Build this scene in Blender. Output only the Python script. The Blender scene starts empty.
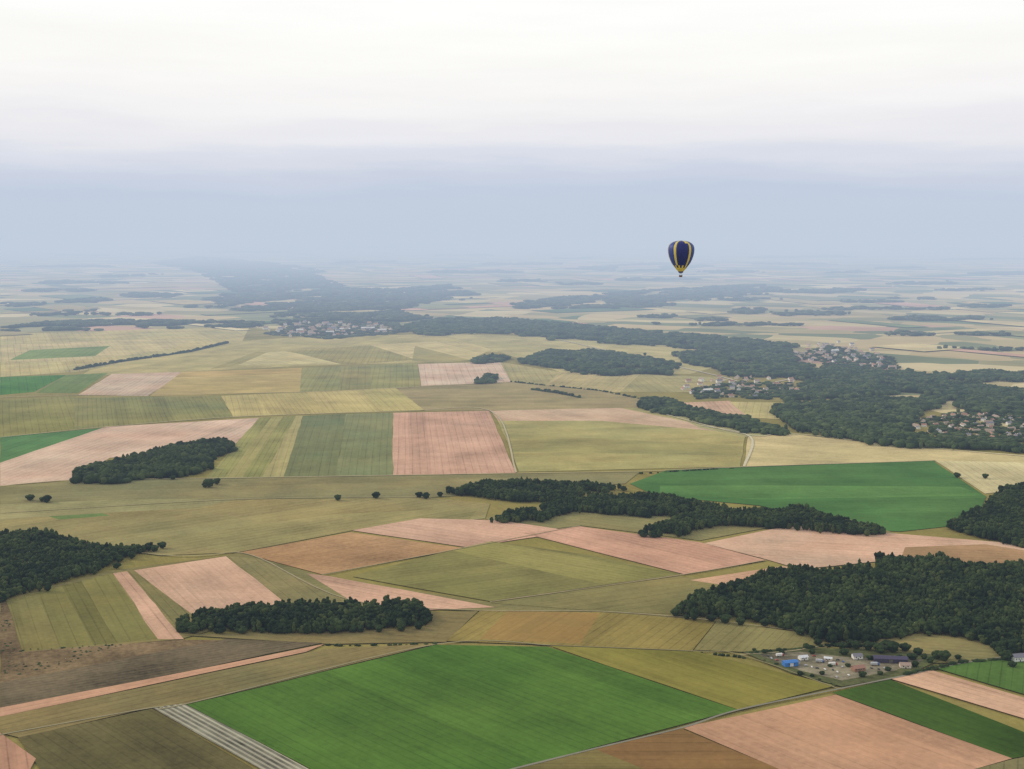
import bpy, bmesh, math, random
import numpy as np
from mathutils import Vector, Matrix
random.seed(7); rng = np.random.default_rng(11)
scene = bpy.context.scene
COL = scene.collection

# ------------------------------------------------------------------ camera
H = 500.0; F = 1236.0; PITCH = math.radians(7.03)
cam_d = bpy.data.cameras.new("camera"); cam = bpy.data.objects.new("camera", cam_d); COL.objects.link(cam)
cam.location = (0, 0, H); cam.rotation_euler = (math.radians(90) - PITCH, 0, 0)
cam_d.sensor_width = 36; cam_d.lens = 36 * F / 1024; cam_d.clip_start = 1; cam_d.clip_end = 300000
scene.camera = cam
scene.view_settings.view_transform = 'Standard'; scene.view_settings.look = 'None'; scene.view_settings.exposure = 0
cp, sp = math.cos(PITCH), math.sin(PITCH)

def G(px, py, z=0.0):
    """survey bearing -> point on the ground plane"""
    xc = (px - 512) / F; yc = (384.5 - py) / F
    d = (xc, cp + yc * sp, -sp + yc * cp)
    t = (z - H) / d[2]
    return (d[0] * t, d[1] * t)
def proj(x, y, z):
    dz = z - H
    depth = y * cp - dz * sp
    up = y * sp + dz * cp
    return 512 + F * x / depth, 384.5 - F * up / depth

def lin1(c):
    c = max(0, c) / 255.0
    return c / 12.92 if c <= 0.04045 else ((c + 0.055) / 1.055) ** 2.4
def lin(c): return tuple(lin1(v) for v in c)

# haze parameters
LINF = (0.540, 0.618, 0.728)
RAT = (0.90, 1.0, 1.14)
D0, D1, D2 = 2.0e-5, 6.2e-5, 6.0e-5
Y1a, Y1b, Y2a, Y2b = 1900.0, 3800.0, 4800.0, 8500.0
def albedo(c, d, light=.90, lo=0.012, hi=0.6, desat=.16):
    if c[0] > c[1]+28: desat = .10
    if c[1] > c[0]+12: desat = .05
    c = lin(c); g = .3*c[0]+.55*c[1]+.15*c[2]
    out = []
    od0 = D0*d + D1*max(0, d-(Y1a+Y1b)/2) + D2*max(0, d-(Y2a+Y2b)/2)
    for i, v in enumerate(c):
        v = v*(1-desat)+g*desat
        T = math.exp(-od0*RAT[i])
        out.append(min(hi, max(lo, (v - .60*LINF[i] * (1 - T)) / (T * light))))
    return tuple(out)

# ------------------------------------------------------------------ node helpers
def newmat(name):
    m = bpy.data.materials.new(name); m.use_nodes = True
    nt = m.node_tree; nt.nodes.clear()
    return m, nt
def N(nt, t, **kw):
    n = nt.nodes.new(t)
    for k, v in kw.items(): setattr(n, k, v)
    return n
def M(nt, op, a, b=None, c=None, clamp=False):
    n = nt.nodes.new('ShaderNodeMath'); n.operation = op; n.use_clamp = clamp
    for i, v in enumerate((a, b, c)):
        if v is None: continue
        if isinstance(v, (int, float)): n.inputs[i].default_value = v
        else: nt.links.new(v, n.inputs[i])
    return n.outputs[0]
def noise(nt, vec, scale, detail=3, rough=0.55):
    n = N(nt, 'ShaderNodeTexNoise'); n.inputs['Scale'].default_value = scale
    n.inputs['Detail'].default_value = detail; n.inputs['Roughness'].default_value = rough
    nt.links.new(vec, n.inputs['Vector']); return n.outputs['Fac']
def vscale(nt, vec, s):
    n = N(nt, 'ShaderNodeVectorMath', operation='MULTIPLY'); nt.links.new(vec, n.inputs[0]); n.inputs[1].default_value = s
    return n.outputs[0]
def mixc(nt, fac, a, b, mode='MIX'):
    n = N(nt, 'ShaderNodeMix', data_type='RGBA', blend_type=mode)
    for s, v in ((0, fac), (6, a), (7, b)):
        if isinstance(v, (int, float)): n.inputs[s].default_value = v
        elif isinstance(v, tuple): n.inputs[s].default_value = (*v[:3], 1)
        else: nt.links.new(v, n.inputs[s])
    return n.outputs[2]
def finish(nt, color, rough=0.95, spec=0.05, metallic=0.0):
    p = N(nt, 'ShaderNodeBsdfPrincipled')
    if isinstance(color, tuple): p.inputs['Base Color'].default_value = (*color[:3], 1)
    else: nt.links.new(color, p.inputs['Base Color'])
    p.inputs['Roughness'].default_value = rough; p.inputs['Specular IOR Level'].default_value = spec
    p.inputs['Metallic'].default_value = metallic
    o = N(nt, 'ShaderNodeOutputMaterial'); nt.links.new(p.outputs[0], o.inputs[0]); return p

# field surface group
fg = bpy.data.node_groups.new('field_surface', 'ShaderNodeTree')
for nm, tp in (('Color', 'NodeSocketColor'), ('Second', 'NodeSocketColor'), ('Angle', 'NodeSocketFloat'), ('Spacing', 'NodeSocketFloat'),
               ('Width', 'NodeSocketFloat'), ('Lines', 'NodeSocketFloat'), ('Seed', 'NodeSocketFloat'), ('Mottle', 'NodeSocketFloat'), ('Fine', 'NodeSocketFloat')):
    fg.interface.new_socket(nm, in_out='INPUT', socket_type=tp)
fg.interface.new_socket('Color', in_out='OUTPUT', socket_type='NodeSocketColor')
gi = fg.nodes.new('NodeGroupInput'); go = fg.nodes.new('NodeGroupOutput')
geo = fg.nodes.new('ShaderNodeNewGeometry')
rot = N(fg, 'ShaderNodeVectorRotate', rotation_type='Z_AXIS')
fg.links.new(geo.outputs['Position'], rot.inputs['Vector']); fg.links.new(gi.outputs['Angle'], rot.inputs['Angle'])
wob = noise(fg, geo.outputs['Position'], 1/900., 1)
sep = N(fg, 'ShaderNodeSeparateXYZ'); fg.links.new(rot.outputs[0], sep.inputs[0])
u = M(fg, 'ADD', sep.outputs[0], M(fg, 'MULTIPLY', wob, 12.0))
us = M(fg, 'DIVIDE', u, gi.outputs['Spacing'])
fr = M(fg, 'ABSOLUTE', M(fg, 'SUBTRACT', M(fg, 'FRACT', us), 0.5))
wn = noise(fg, geo.outputs['Position'], 1/60., 3)
line = M(fg, 'MULTIPLY', M(fg, 'LESS_THAN', fr, gi.outputs['Width']), M(fg, 'MULTIPLY_ADD', wn, 1.8, -0.25, clamp=True))
strip_id = M(fg, 'FLOOR', M(fg, 'MULTIPLY', us, 0.3333))
cx = N(fg, 'ShaderNodeCombineXYZ'); fg.links.new(strip_id, cx.inputs[0]); fg.links.new(gi.outputs['Seed'], cx.inputs[1])
wh = N(fg, 'ShaderNodeTexWhiteNoise', noise_dimensions='2D'); fg.links.new(cx.outputs[0], wh.inputs['Vector'])
off = N(fg, 'ShaderNodeVectorMath', operation='ADD')
cs = N(fg, 'ShaderNodeCombineXYZ'); fg.links.new(M(fg, 'MULTIPLY', gi.outputs['Seed'], 977.0), cs.inputs[0])
fg.links.new(geo.outputs['Position'], off.inputs[0]); fg.links.new(cs.outputs[0], off.inputs[1])
n1 = noise(fg, off.outputs[0], 1/150., 6, 0.65)
n3 = noise(fg, off.outputs[0], 1/7., 5, 0.75)
streak = noise(fg, vscale(fg, rot.outputs[0], (1/6., 1/260., 1)), 1.0, 4, 0.65)
b = M(fg, 'ADD', M(fg, 'MULTIPLY', M(fg, 'SUBTRACT', n1, 0.5), 1.2), M(fg, 'MULTIPLY', M(fg, 'SUBTRACT', n3, 0.5), 0.7))
b = M(fg, 'MULTIPLY', b, gi.outputs['Mottle'])
b = M(fg, 'ADD', b, M(fg, 'MULTIPLY', M(fg, 'SUBTRACT', streak, 0.5), 0.42))
b = M(fg, 'ADD', b, M(fg, 'MULTIPLY', M(fg, 'SUBTRACT', wh.outputs['Value'], 0.5), M(fg, 'MULTIPLY', gi.outputs['Fine'], .17)))
b = M(fg, 'SUBTRACT', b, M(fg, 'MULTIPLY', line, gi.outputs['Lines']))
b = M(fg, 'MAXIMUM', M(fg, 'ADD', b, 1.02), .15)
n4 = noise(fg, off.outputs[0], 1/260., 4, 0.6)
f4 = M(fg, 'MULTIPLY_ADD', n4, 3.4, -1.2, clamp=True)
c = mixc(fg, M(fg, 'MULTIPLY', f4, 0.75), gi.outputs['Color'], gi.outputs['Second'])
vm = N(fg, 'ShaderNodeVectorMath', operation='SCALE'); fg.links.new(c, vm.inputs[0]); fg.links.new(b, vm.inputs['Scale'])
fg.links.new(vm.outputs[0], go.inputs[0])

def field_mat(name, col, col2, ang, spacing, width, lines, seed, mottle, fine=1.0):
    m, nt = newmat(name)
    g = N(nt, 'ShaderNodeGroup'); g.node_tree = fg
    g.inputs['Color'].default_value = (*col, 1); g.inputs['Second'].default_value = (*col2, 1)
    g.inputs['Angle'].default_value = ang; g.inputs['Spacing'].default_value = spacing
    g.inputs['Width'].default_value = width; g.inputs['Lines'].default_value = lines
    g.inputs['Seed'].default_value = seed; g.inputs['Mottle'].default_value = mottle; g.inputs['Fine'].default_value = fine
    finish(nt, g.outputs[0], 1.0, 0.0)
    return m

def tag(o, label, cat=None, kind=None, group=None):
    o["label"] = label
    if cat: o["category"] = cat
    if kind: o["kind"] = kind
    if group: o["group"] = group
    return o

# ------------------------------------------------------------------ ground
def ground():
    xs = np.concatenate([np.linspace(-90000, -8000, 14), np.linspace(-6000, 6000, 13), np.linspace(8000, 90000, 14)])
    ys = np.concatenate([np.linspace(-6000, 12000, 19), np.linspace(14000, 120000, 20)])
    V = [(x, y, -0.6) for y in ys for x in xs]; nx = len(xs)
    Fc = [(j*nx+i, j*nx+i+1, (j+1)*nx+i+1, (j+1)*nx+i) for j in range(len(ys)-1) for i in range(nx-1)]
    me = bpy.data.meshes.new('ground'); me.from_pydata(V, [], Fc)
    o = bpy.data.objects.new('ground', me); COL.objects.link(o)
    m, nt = newmat('farmland')
    g = N(nt, 'ShaderNodeNewGeometry')
    wv = N(nt, 'ShaderNodeTexNoise'); wv.inputs['Scale'].default_value = 1/2500.; wv.inputs['Detail'].default_value = 2
    nt.links.new(g.outputs['Position'], wv.inputs['Vector'])
    ad = N(nt, 'ShaderNodeVectorMath', operation='MULTIPLY_ADD')
    nt.links.new(wv.outputs['Color'], ad.inputs[0]); ad.inputs[1].default_value = (1100, 1100, 0); nt.links.new(g.outputs['Position'], ad.inputs[2])
    def patches(ang, sc_, ):
        r = N(nt, 'ShaderNodeVectorRotate', rotation_type='Z_AXIS'); r.inputs['Angle'].default_value = ang
        nt.links.new(ad.outputs[0], r.inputs['Vector'])
        sc = vscale(nt, r.outputs[0], sc_)
        vo = N(nt, 'ShaderNodeTexVoronoi', distance='CHEBYCHEV', voronoi_dimensions='2D'); vo.inputs['Scale'].default_value = 1
        vo.inputs['Randomness'].default_value = 0.8
        nt.links.new(sc, vo.inputs['Vector'])
        s = N(nt, 'ShaderNodeSeparateColor'); nt.links.new(vo.outputs['Color'], s.inputs[0]); return s
    s = patches(.5, (1/420., 1/260., 0)); s2 = patches(.2, (1/1900., 1/1500., 0))
    cr = N(nt, 'ShaderNodeValToRGB'); cr.color_ramp.interpolation = 'CONSTANT'
    pal = [(0, (178, 164, 118)), (.14, (150, 146, 104)), (.27, (200, 184, 136)), (.40, (124, 130, 94)), (.5, (192, 172, 126)), (.62, (160, 152, 108)), (.74, (196, 160, 136)), (.79, (108, 122, 88)), (.86, (208, 192, 146)), (.95, (138, 140, 100))]
    cr.color_ramp.elements[0].color = (*lin(pal[0][1]), 1); cr.color_ramp.elements[1].position = pal[1][0]; cr.color_ramp.elements[1].color = (*lin(pal[1][1]), 1)
    for p, c in pal[2:]:
        e = cr.color_ramp.elements.new(p); e.color = (*lin(c), 1)
    pick = M(nt, 'FRACT', M(nt, 'ADD', M(nt, 'MULTIPLY', s.outputs[0], .75), s2.outputs[0]))
    nt.links.new(pick, cr.inputs[0])
    n = noise(nt, g.outputs['Position'], 1/250., 5, .6); n2 = noise(nt, g.outputs['Position'], 1/2600., 4, .6)
    bb = M(nt, 'ADD', M(nt, 'MULTIPLY', n, .5), M(nt, 'MULTIPLY', n2, 1.3)); bb = M(nt, 'ADD', bb, 0.10)
    v = N(nt, 'ShaderNodeVectorMath', operation='SCALE'); nt.links.new(cr.outputs[0], v.inputs[0]); nt.links.new(bb, v.inputs['Scale'])
    finish(nt, v.outputs[0], 1, 0)
    me.materials.append(m)
    tag(o, "broad flat farmland patchwork of pale crops running to a hazy horizon", "ground", "structure")
ground()

# ------------------------------------------------------------------ fields
PINK = "pinkish bare soil field with faint drill rows"
OLV = "olive green cereal field with tractor tramlines"
YEL = "straw yellow ripening cereal field with tramlines"
GRN = "lush dark green crop field with fine rows"
BRN = "brown stubble field with rough mottled soil"
FIELDS = [
 ((146,136,96), [(-60,334),(250,328),(440,332),(600,334),(800,380),(1084,446),(1084,800),(-60,800)], "olive grass verges and margins between the crop fields", dict(lines=0)),
 ((166,160,124), [(0,334),(250,326),(240,345),(75,372),(0,377)], OLV, {}),
 ((188,172,132), [(0,345),(120,340),(200,338),(160,352),(60,362),(0,362)], YEL, {}),
 ((120,138,106), [(30,350),(110,346),(95,356),(10,360)], GRN, {}),
 ((176,163,120), [(228,342),(300,337),(440,334),(560,340),(545,352),(470,352),(440,362),(300,366),(180,372),(80,376),(90,370)], YEL, {}),
 ((202,178,130), [(238,365),(262,353),(286,351),(345,364)], YEL, {}),
 ((144,142,108), [(236,366),(210,369),(255,352),(268,352)], OLV, {}),
 ((142,141,108), [(285,351),(360,346),(415,345),(412,360),(345,365),(300,354)], OLV, {}),
 ((194,174,130), [(370,345),(440,341),(500,345),(470,360),(420,361)], YEL, {}),
 ((150,146,110), [(415,346),(470,360),(440,363),(412,361)], OLV, {}),
 ((178,166,124), [(440,334),(600,338),(690,347),(720,366),(690,374),(560,372),(500,352)], YEL, {}),
 ((152,148,110), [(500,362),(560,372),(690,376),(735,378),(690,392),(600,392),(510,382)], OLV, {}),
 ((176,160,116), [(560,372),(640,374),(620,392),(600,392),(545,386)], YEL, {}),
 ((84,122,84), [(0,377),(66,375),(34,392),(0,395)], GRN, {}),
 ((108,126,92), [(66,375),(108,373),(78,393),(36,393)], GRN, {}),
 ((210,172,150), [(78,395),(112,374),(186,372),(148,396)], PINK, {}),
 ((182,160,108), [(150,396),(182,372),(302,368),(300,392)], YEL, dict(split=(0,4))),
 ((134,137,100), [(302,368),(418,363),(421,387),(300,392)], OLV, dict(split=(0,3))),
 ((212,172,152), [(418,364),(500,362),(511,382),(421,386)], PINK, {}),
 ((158,143,106), [(396,388),(515,382),(600,390),(645,400),(640,410),(425,411)], BRN, {}),
 ((142,137,88), [(0,400),(75,396),(74,430),(0,437)], YEL, {}),
 ((126,129,88), [(75,398),(220,396),(233,417),(106,427),(74,430)], OLV, {}),
 ((184,166,108), [(221,396),(396,388),(424,410),(233,417)], YEL, dict(split=(0,4))),
 ((84,120,82), [(0,437),(104,428),(0,463)], GRN, {}),
 ((210,170,146), [(0,463),(106,427),(259,418),(240,447),(110,458),(72,480),(0,486)], PINK, {}),
 ((152,146,88), [(259,418),(296,416),(262,478),(206,478)], YEL, dict(split=(0,3))),
 ((164,151,98), [(296,416),(303,416),(285,478),(262,478)], YEL, {}),
 ((108,118,84), [(303,416),(346,414),(336,476),(283,478)], OLV, dict(lines=.32)),
 ((116,125,88), [(346,414),(393,413),(393,476),(336,476)], OLV, {}),
 ((196,156,132), [(393,413),(489,411),(516,473),(393,476)], PINK, dict(ang=(455,475,443,412))),
 ((156,151,96), [(494,411),(640,408),(745,437),(740,467),(519,472)], OLV, dict(ang=(520,460,740,452), lines=.36)),
 ((142,138,86), [(505,434),(742,446),(741,456),(512,452)], OLV, dict(ang=(520,460,740,452), lines=.36)),
 ((202,168,140), [(491,411),(620,408),(745,434),(600,421),(498,421)], PINK, {}),
 ((166,158,108), [(640,400),(690,407),(760,432),(780,437),(745,437),(700,428)], YEL, {}),
 ((198,175,120), [(748,437),(790,434),(900,446),(1084,460),(1084,468),(935,461),(744,467)], YEL, dict(ang=(748,450,1000,462))),
 ((204,182,130), [(935,461),(1084,464),(1084,482),(985,494)], YEL, {}),
 ((200,164,138), [(672,403),(730,401),(745,415),(700,413)], PINK, {}),
 ((188,172,114), [(730,402),(790,403),(790,420),(748,418)], YEL, {}),
 ((124,122,84), [(0,487),(72,481),(240,478),(640,472),(625,484),(430,498),(240,500),(0,514)], OLV, dict(ang=(0,500,640,478), lines=.34)),
 ((138,131,84), [(0,514),(240,500),(430,498),(490,504),(485,519),(352,531),(236,553),(160,556),(0,532)], OLV, dict(ang=(170,550,420,510), lines=.36)),
 ((156,142,88), [(150,540),(330,515),(480,508),(470,519),(352,531),(236,552)], YEL, dict(ang=(170,550,420,510), lines=.36)),
 ((104,126,78), [(30,512),(90,510),(110,516),(60,520)], GRN, {}),
 ((160,149,98), [(0,505),(120,500),(240,499),(200,508),(0,520)], YEL, dict(ang=(0,514,240,500))),
 ((76,112,68), [(630,484),(668,470),(933,461),(986,497),(975,524),(900,532),(860,530),(760,506),(655,496)], GRN, dict(ang=(680,480,940,475), lines=.2, mottle=.9)),
 ((88,126,74), [(660,486),(800,486),(960,487),(985,496),(760,500),(660,494)], GRN, dict(ang=(680,480,940,475), mottle=.9)),
 ((128,124,80), [(485,519),(560,502),(660,500),(850,520),(900,535),(780,526),(700,541),(580,526),(520,534)], OLV, {}),
 ((122,117,72), [(0,600),(112,571),(228,556),(240,553),(320,576),(490,603),(676,576),(830,600),(700,622),(480,612),(300,606),(180,640),(0,655)], OLV, {}),
 ((110,110,62), [(112,574),(6,600),(22,652),(158,640)], OLV, dict(lines=.3, split=(0,4))),
 ((200,158,130), [(113,574),(127,572),(184,640),(158,640)], PINK, {}),
 ((120,114,70), [(127,572),(133,571),(196,618),(178,630)], OLV, {}),
 ((200,160,132), [(134,571),(226,557),(287,605),(196,618)], PINK, dict(lines=.18)),
 ((130,124,80), [(229,557),(262,560),(345,601),(288,605)], OLV, {}),
 ((202,158,130), [(306,574),(330,577),(495,608),(400,612),(350,601)], PINK, {}),
 ((166,131,94), [(240,553),(350,533),(466,549),(322,575)], PINK, dict(mottle=1.5)),
 ((200,158,132), [(352,531),(420,519),(500,521),(574,532),(467,548)], PINK, {}),
 ((138,129,72), [(352,577),(450,551),(492,542),(590,556),(682,575),(490,602)], YEL, dict(lines=.26)),
 ((148,138,74), [(450,551),(492,542),(682,575),(600,585)], YEL, {}),
 ((196,152,126), [(524,534),(580,527),(700,543),(766,561),(684,575)], PINK, {}),
 ((208,164,136), [(704,544),(790,526),(880,533),(1084,550),(1084,568),(900,560),(800,570),(766,560)], PINK, dict(ang=(720,540,900,550))),
 ((172,136,98), [(905,548),(985,545),(1084,560),(1084,570),(900,562)], BRN, {}),
 ((120,116,70), [(490,604),(682,577),(730,584),(670,615),(600,612)], OLV, {}),
 ((200,158,126), [(690,581),(782,567),(832,570),(737,588)], PINK, {}),
 ((120,111,70), [(182,636),(300,632),(425,629),(432,613),(478,612),(446,643),(330,645)], OLV, {}),
 ((144,125,62), [(446,642),(480,612),(600,613),(716,622),(692,652),(550,646)], YEL, dict(ang=(470,640,520,612), lines=.34)),
 ((156,124,68), [(508,612),(600,614),(580,645),(480,640)], YEL, dict(ang=(470,640,520,612), lines=.2, mottle=.7)),
 ((138,126,74), [(717,622),(834,638),(822,656),(694,651)], YEL, dict(lines=.34, ang=(700,648,730,622))),
 ((120,116,72), [(834,640),(900,634),(1084,645),(1084,655),(960,664),(880,664)], OLV, {}),
 ((128,106,76), [(0,596),(6,602),(22,653),(180,641),(225,641),(0,684)], "reddish brown scrubby fallow patch with dark tufts", dict(mottle=2.6, lines=.0)),
 ((112,98,74), [(0,684),(226,640),(322,644),(150,680),(0,709)], BRN, dict(ang=(0,690,300,642), lines=.45, mottle=1.8, spacing=8)),
 ((184,142,112), [(0,709),(150,680),(325,645),(306,653),(150,686),(0,718)], PINK, {}),
 ((120,112,70), [(0,718),(150,687),(325,650),(436,645),(186,706),(150,709),(20,739),(0,734)], OLV, dict(ang=(0,720,300,655), lines=.34)),
 ((108,98,60), [(18,739),(152,710),(252,769),(252,800),(0,800),(40,770)], BRN, dict(ang=(150,712,250,768), mottle=1.3, lines=.25)),
 ((172,130,104), [(0,734),(36,760),(20,790),(-60,790),(-60,734)], PINK, {}),
 ((166,160,134), [(152,709),(184,705),(306,769),(360,800),(305,800),(258,769)], "field strip of pale fleece rows over dark soil", dict(ang=(168,707,280,769), spacing=6.0, width=.28, lines=.75, mottle=.7)),
 ((72,104,46), [(187,706),(436,646),(548,648),(737,711),(520,769),(400,800),(360,800),(308,769)], GRN, dict(ang=(187,706,305,769), lines=.24, mottle=1.0, spacing=11)),
 ((134,124,50), [(550,647),(697,653),(836,687),(738,711)], "yellow-green flowering crop field with fine rows", dict(lines=.22, mottle=.8)),
 ((104,100,56), [(520,769),(596,751),(650,769),(700,800),(400,800)], OLV, {}),
 ((134,101,60), [(596,751),(681,730),(775,769),(850,800),(700,800),(640,769)], BRN, {}),
 ((180,138,106), [(682,729),(836,696),(1012,760),(960,775),(960,800),(850,800),(775,769)], PINK, dict(lines=.2)),
 ((62,86,42), [(832,694),(890,681),(1030,736),(1060,752),(1012,760)], GRN, dict(lines=.2)),
 ((196,157,126), [(890,680),(930,671),(1034,702),(1034,723)], PINK, {}),
 ((72,100,52), [(934,669),(985,661),(1060,662),(1060,706)], GRN, {}),
 ((126,117,74), [(960,775),(1012,761),(1060,752),(1060,800),(960,800)], BRN, {}),
 ((100,102,64), [(742,653),(800,649),(850,650),(950,657),(905,677),(842,688),(790,674)], "rough grass around the farm yard buildings", dict(mottle=2.2, lines=0)),
 ((126,116,94), [(758,656),(800,653),(850,659),(925,661),(895,672),(842,682),(800,672)], "gravel yard with bare trodden soil", dict(mottle=3.0, lines=0)),
]
def lerp2(a, b, t): return (a[0]+(b[0]-a[0])*t, a[1]+(b[1]-a[1])*t)
EX = []
for f_ in FIELDS:
    EX.append(f_)
    sp_o = f_[3].get('split')
    if sp_o and len(f_[1]) == 4:
        st, n = sp_o; q = f_[1][st:]+f_[1][:st]
        cuts = [0]+sorted((k+random.uniform(-.25, .25))/n for k in range(1, n))+[1]
        for k in range(1, n, 2):
            t0, t1 = cuts[k], cuts[k+1]
            a, b_, c_, d_ = lerp2(q[0], q[1], t0), lerp2(q[0], q[1], t1), lerp2(q[3], q[2], t1), lerp2(q[3], q[2], t0)
            j = random.uniform(-9, 9); cc = (f_[0][0]+j, f_[0][1]+j*.8+random.uniform(-3, 2), f_[0][2]+j*.6)
            o_ = dict(f_[3]); o_['ang'] = (*b_, *c_)
            EX.append((cc, [a, b_, c_, d_], f_[2], o_))
        f_[3]['ang'] = (*q[1], *q[2])
FIELDS = EX
ZSTEP = 0.02
for i, (c, poly, label, o) in enumerate(FIELDS):
    w = [G(*p) for p in poly]
    cxx = sum(p[0] for p in w)/len(w); cyy = sum(p[1] for p in w)/len(w)
    d = math.hypot(cxx, cyy)
    if 'ang' in o:
        a = G(*o['ang'][:2]); bb = G(*o['ang'][2:])
    else:
        e = max(range(len(w)), key=lambda k: math.dist(w[k], w[(k+1) % len(w)]))
        a, bb = w[e], w[(e+1) % len(w)]
    th = math.atan2(bb[1]-a[1], bb[0]-a[0])
    ang = math.pi/2 - th
    sec = {PINK: (c[0]-14, c[1]-14, c[2]-14), OLV: (c[0]+20, c[1]+8, c[2]), YEL: (c[0]-20, c[1]-12, c[2]-8), GRN: (c[0]+16, c[1]+12, c[2]+6)}.get(label, (c[0]-16, c[1]-10, c[2]-8))
    spc = o.get('spacing', random.choice([12, 16, 20]) * max(1, d/3400))
    mat = field_mat('field_soil', albedo(c, d), albedo(sec, d), ang, spc, o.get('width', min(.08, .7*max(1, d/2500)/spc)), o.get('lines', .32), i*1.37, o.get('mottle', 1.0), 0 if o.get('lines', 1) == 0 else 1)
    me = bpy.data.meshes.new('field'); bm = bmesh.new()
    z = i*ZSTEP
    pts = []
    for k in range(len(w)):
        p, q = w[k], w[(k+1) % len(w)]
        L = math.dist(p, q); n = max(1, min(10, int(L/70)))
        nx, ny = -(q[1]-p[1])/L, (q[0]-p[0])/L
        for j in range(n):
            t = j/n; a_ = 0 if j == 0 else random.uniform(-1, 1)*min(1.5, L*.006)
            pts.append((p[0]+(q[0]-p[0])*t+nx*a_, p[1]+(q[1]-p[1])*t+ny*a_))
    vs = [bm.verts.new((x-cxx, y-cyy, 0)) for x, y in pts]
    f = bm.faces.new(vs)
    bm.normal_update()
    if f.normal.z < 0: f.normal_flip()
    bmesh.ops.triangulate(bm, faces=[f])
    bm.to_mesh(me); bm.free(); me.materials.append(mat)
    ob = bpy.data.objects.new('field', me); ob.location = (cxx, cyy, z); COL.objects.link(ob)
    tag(ob, label, "field", "structure")
ZR = len(FIELDS)*ZSTEP + 0.05

# far field strips on the plain
FARC = [((206,188,138), YEL), ((194,172,118), YEL), ((216,200,154), YEL), ((122,134,96), GRN), ((152,150,106), OLV), ((204,164,140), PINK), ((100,120,86), GRN), ((176,160,112), YEL), ((136,134,96), OLV)]
FARM = [(field_mat('far_field_soil', lin(c_), lin((c_[0]-12, c_[1]-8, c_[2]-8)), 1.2+.1*k, 60, .08, .2, k*2.3, 1.0), l_) for k, (c_, l_) in enumerate(FARC)]
fr_ = random.Random(5); made = 0
while made < 210:
    yy = 4300+fr_.random()**1.2*17000; xx = fr_.uniform(-.46, .46)*yy
    px, py = proj(xx, yy, 0)
    if not (py < 331 or (px > 720 and py < 345+(px-720)*.09)): continue
    k_ = max(1, yy/9000)
    a = .45+.25*math.sin(xx/2500.+yy/3000.)+fr_.choice([0, 1.5708]); L = fr_.uniform(260, 900)*k_; Wd = fr_.uniform(60, 320)*k_
    ca, sa = math.cos(a), math.sin(a); sk = fr_.uniform(-.2, .2)*Wd
    V = [(ca*u_-sa*v_, sa*u_+ca*v_, 0) for u_, v_ in ((-L/2, -Wd/2), (L/2, -Wd/2+sk), (L/2+sk, Wd/2), (-L/2+sk*.5, Wd/2))]
    me = bpy.data.meshes.new('field'); me.from_pydata(V, [], [(0, 1, 2, 3)]); mt, lb = fr_.choice(FARM); me.materials.append(mt)
    ob = bpy.data.objects.new('field', me); ob.location = (xx, yy, ZR+.01*made); COL.objects.link(ob); tag(ob, lb, "field", "structure"); made += 1

# ------------------------------------------------------------------ roads and tracks
def road(pts, width, col, label, name='track', z=None):
    w = [Vector(G(*p)) for p in pts]
    out = []
    for k in range(len(w)-1):
        p0 = w[max(0, k-1)]; p1 = w[k]; p2 = w[k+1]; p3 = w[min(len(w)-1, k+2)]
        for j in range(6):
            t = j/6
            out.append(0.5*((2*p1)+(-p0+p2)*t+(2*p0-5*p1+4*p2-p3)*t*t+(-p0+3*p1-3*p2+p3)*t**3))
    out.append(w[-1])
    me = bpy.data.meshes.new(name); V = []; Fc = []
    for k, p in enumerate(out):
        d = (out[min(k+1, len(out)-1)] - out[max(k-1, 0)]).normalized(); n = Vector((-d.y, d.x))
        wd = width*(1+random.uniform(-.15, .15))/2
        V += [(p.x+n.x*wd, p.y+n.y*wd, 0), (p.x-n.x*wd, p.y-n.y*wd, 0)]
        if k: Fc.append((2*k-2, 2*k-1, 2*k+1, 2*k))
    me.from_pydata(V, [], Fc)
    m, nt = newmat(name+'_surface'); g = N(nt, 'ShaderNodeNewGeometry')
    n1_ = noise(nt, g.outputs['Position'], 1/15., 4); d = w[0].length
    cc = albedo(col, d)
    c_ = mixc(nt, M(nt, 'MULTIPLY_ADD', n1_, 1.8, -.4, clamp=True), tuple(v*.88 for v in cc), tuple(min(.7, v*1.12) for v in cc))
    finish(nt, c_, .95, .1); me.materials.append(m)
    global ZR
    ZR += .02
    o = bpy.data.objects.new(name, me); o.location = (0, 0, ZR); COL.objects.link(o)
    tag(o, label, name, "structure"); return o
TR = "narrow pale farm track between crop fields"
road([(500,774),(596,750),(683,729),(738,711.5),(838,690.5),(905,677),(960,665),(1060,650)], 3.0, (128,124,106), "grey country road crossing the fields", 'road')
road([(550,646.5),(697,652.5),(740,656),(838,690)], 2.0, (134,124,86), TR)
road([(-20,740),(150,709.5),(186,705.5),(436,645.5),(550,646.5)], 2.4, (144,134,98), TR)
road([(740,656),(800,651),(834,639),(716,622),(600,612.5),(480,611.5),(350,601),(262,560),(236,553)], 2.2, (160,146,110), TR)
road([(490,603),(684,575.5),(766,561)], 2.2, (166,148,110), TR)
road([(322,576),(466,548.5),(580,526.5)], 2.2, (160,146,106), TR)
road([(0,487),(72,481),(240,478.5),(516,474),(640,472),(744,467.5),(935,461)], 4, (176,162,124), TR)
road([(744,467),(750,437),(700,426)], 6, (200,184,150), TR)
road([(516,473),(490,411),(396,412),(233,417.5),(106,427.5),(0,438)], 4, (178,164,128), TR)
road([(0,398),(78,395.5),(300,392.5),(421,387),(511,382.5)], 4, (178,164,130), TR)
road([(0,514),(240,500),(430,498)], 3, (156,144,104), TR)
road([(0,532),(160,556),(236,553)], 3, (154,144,104), TR)
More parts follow.
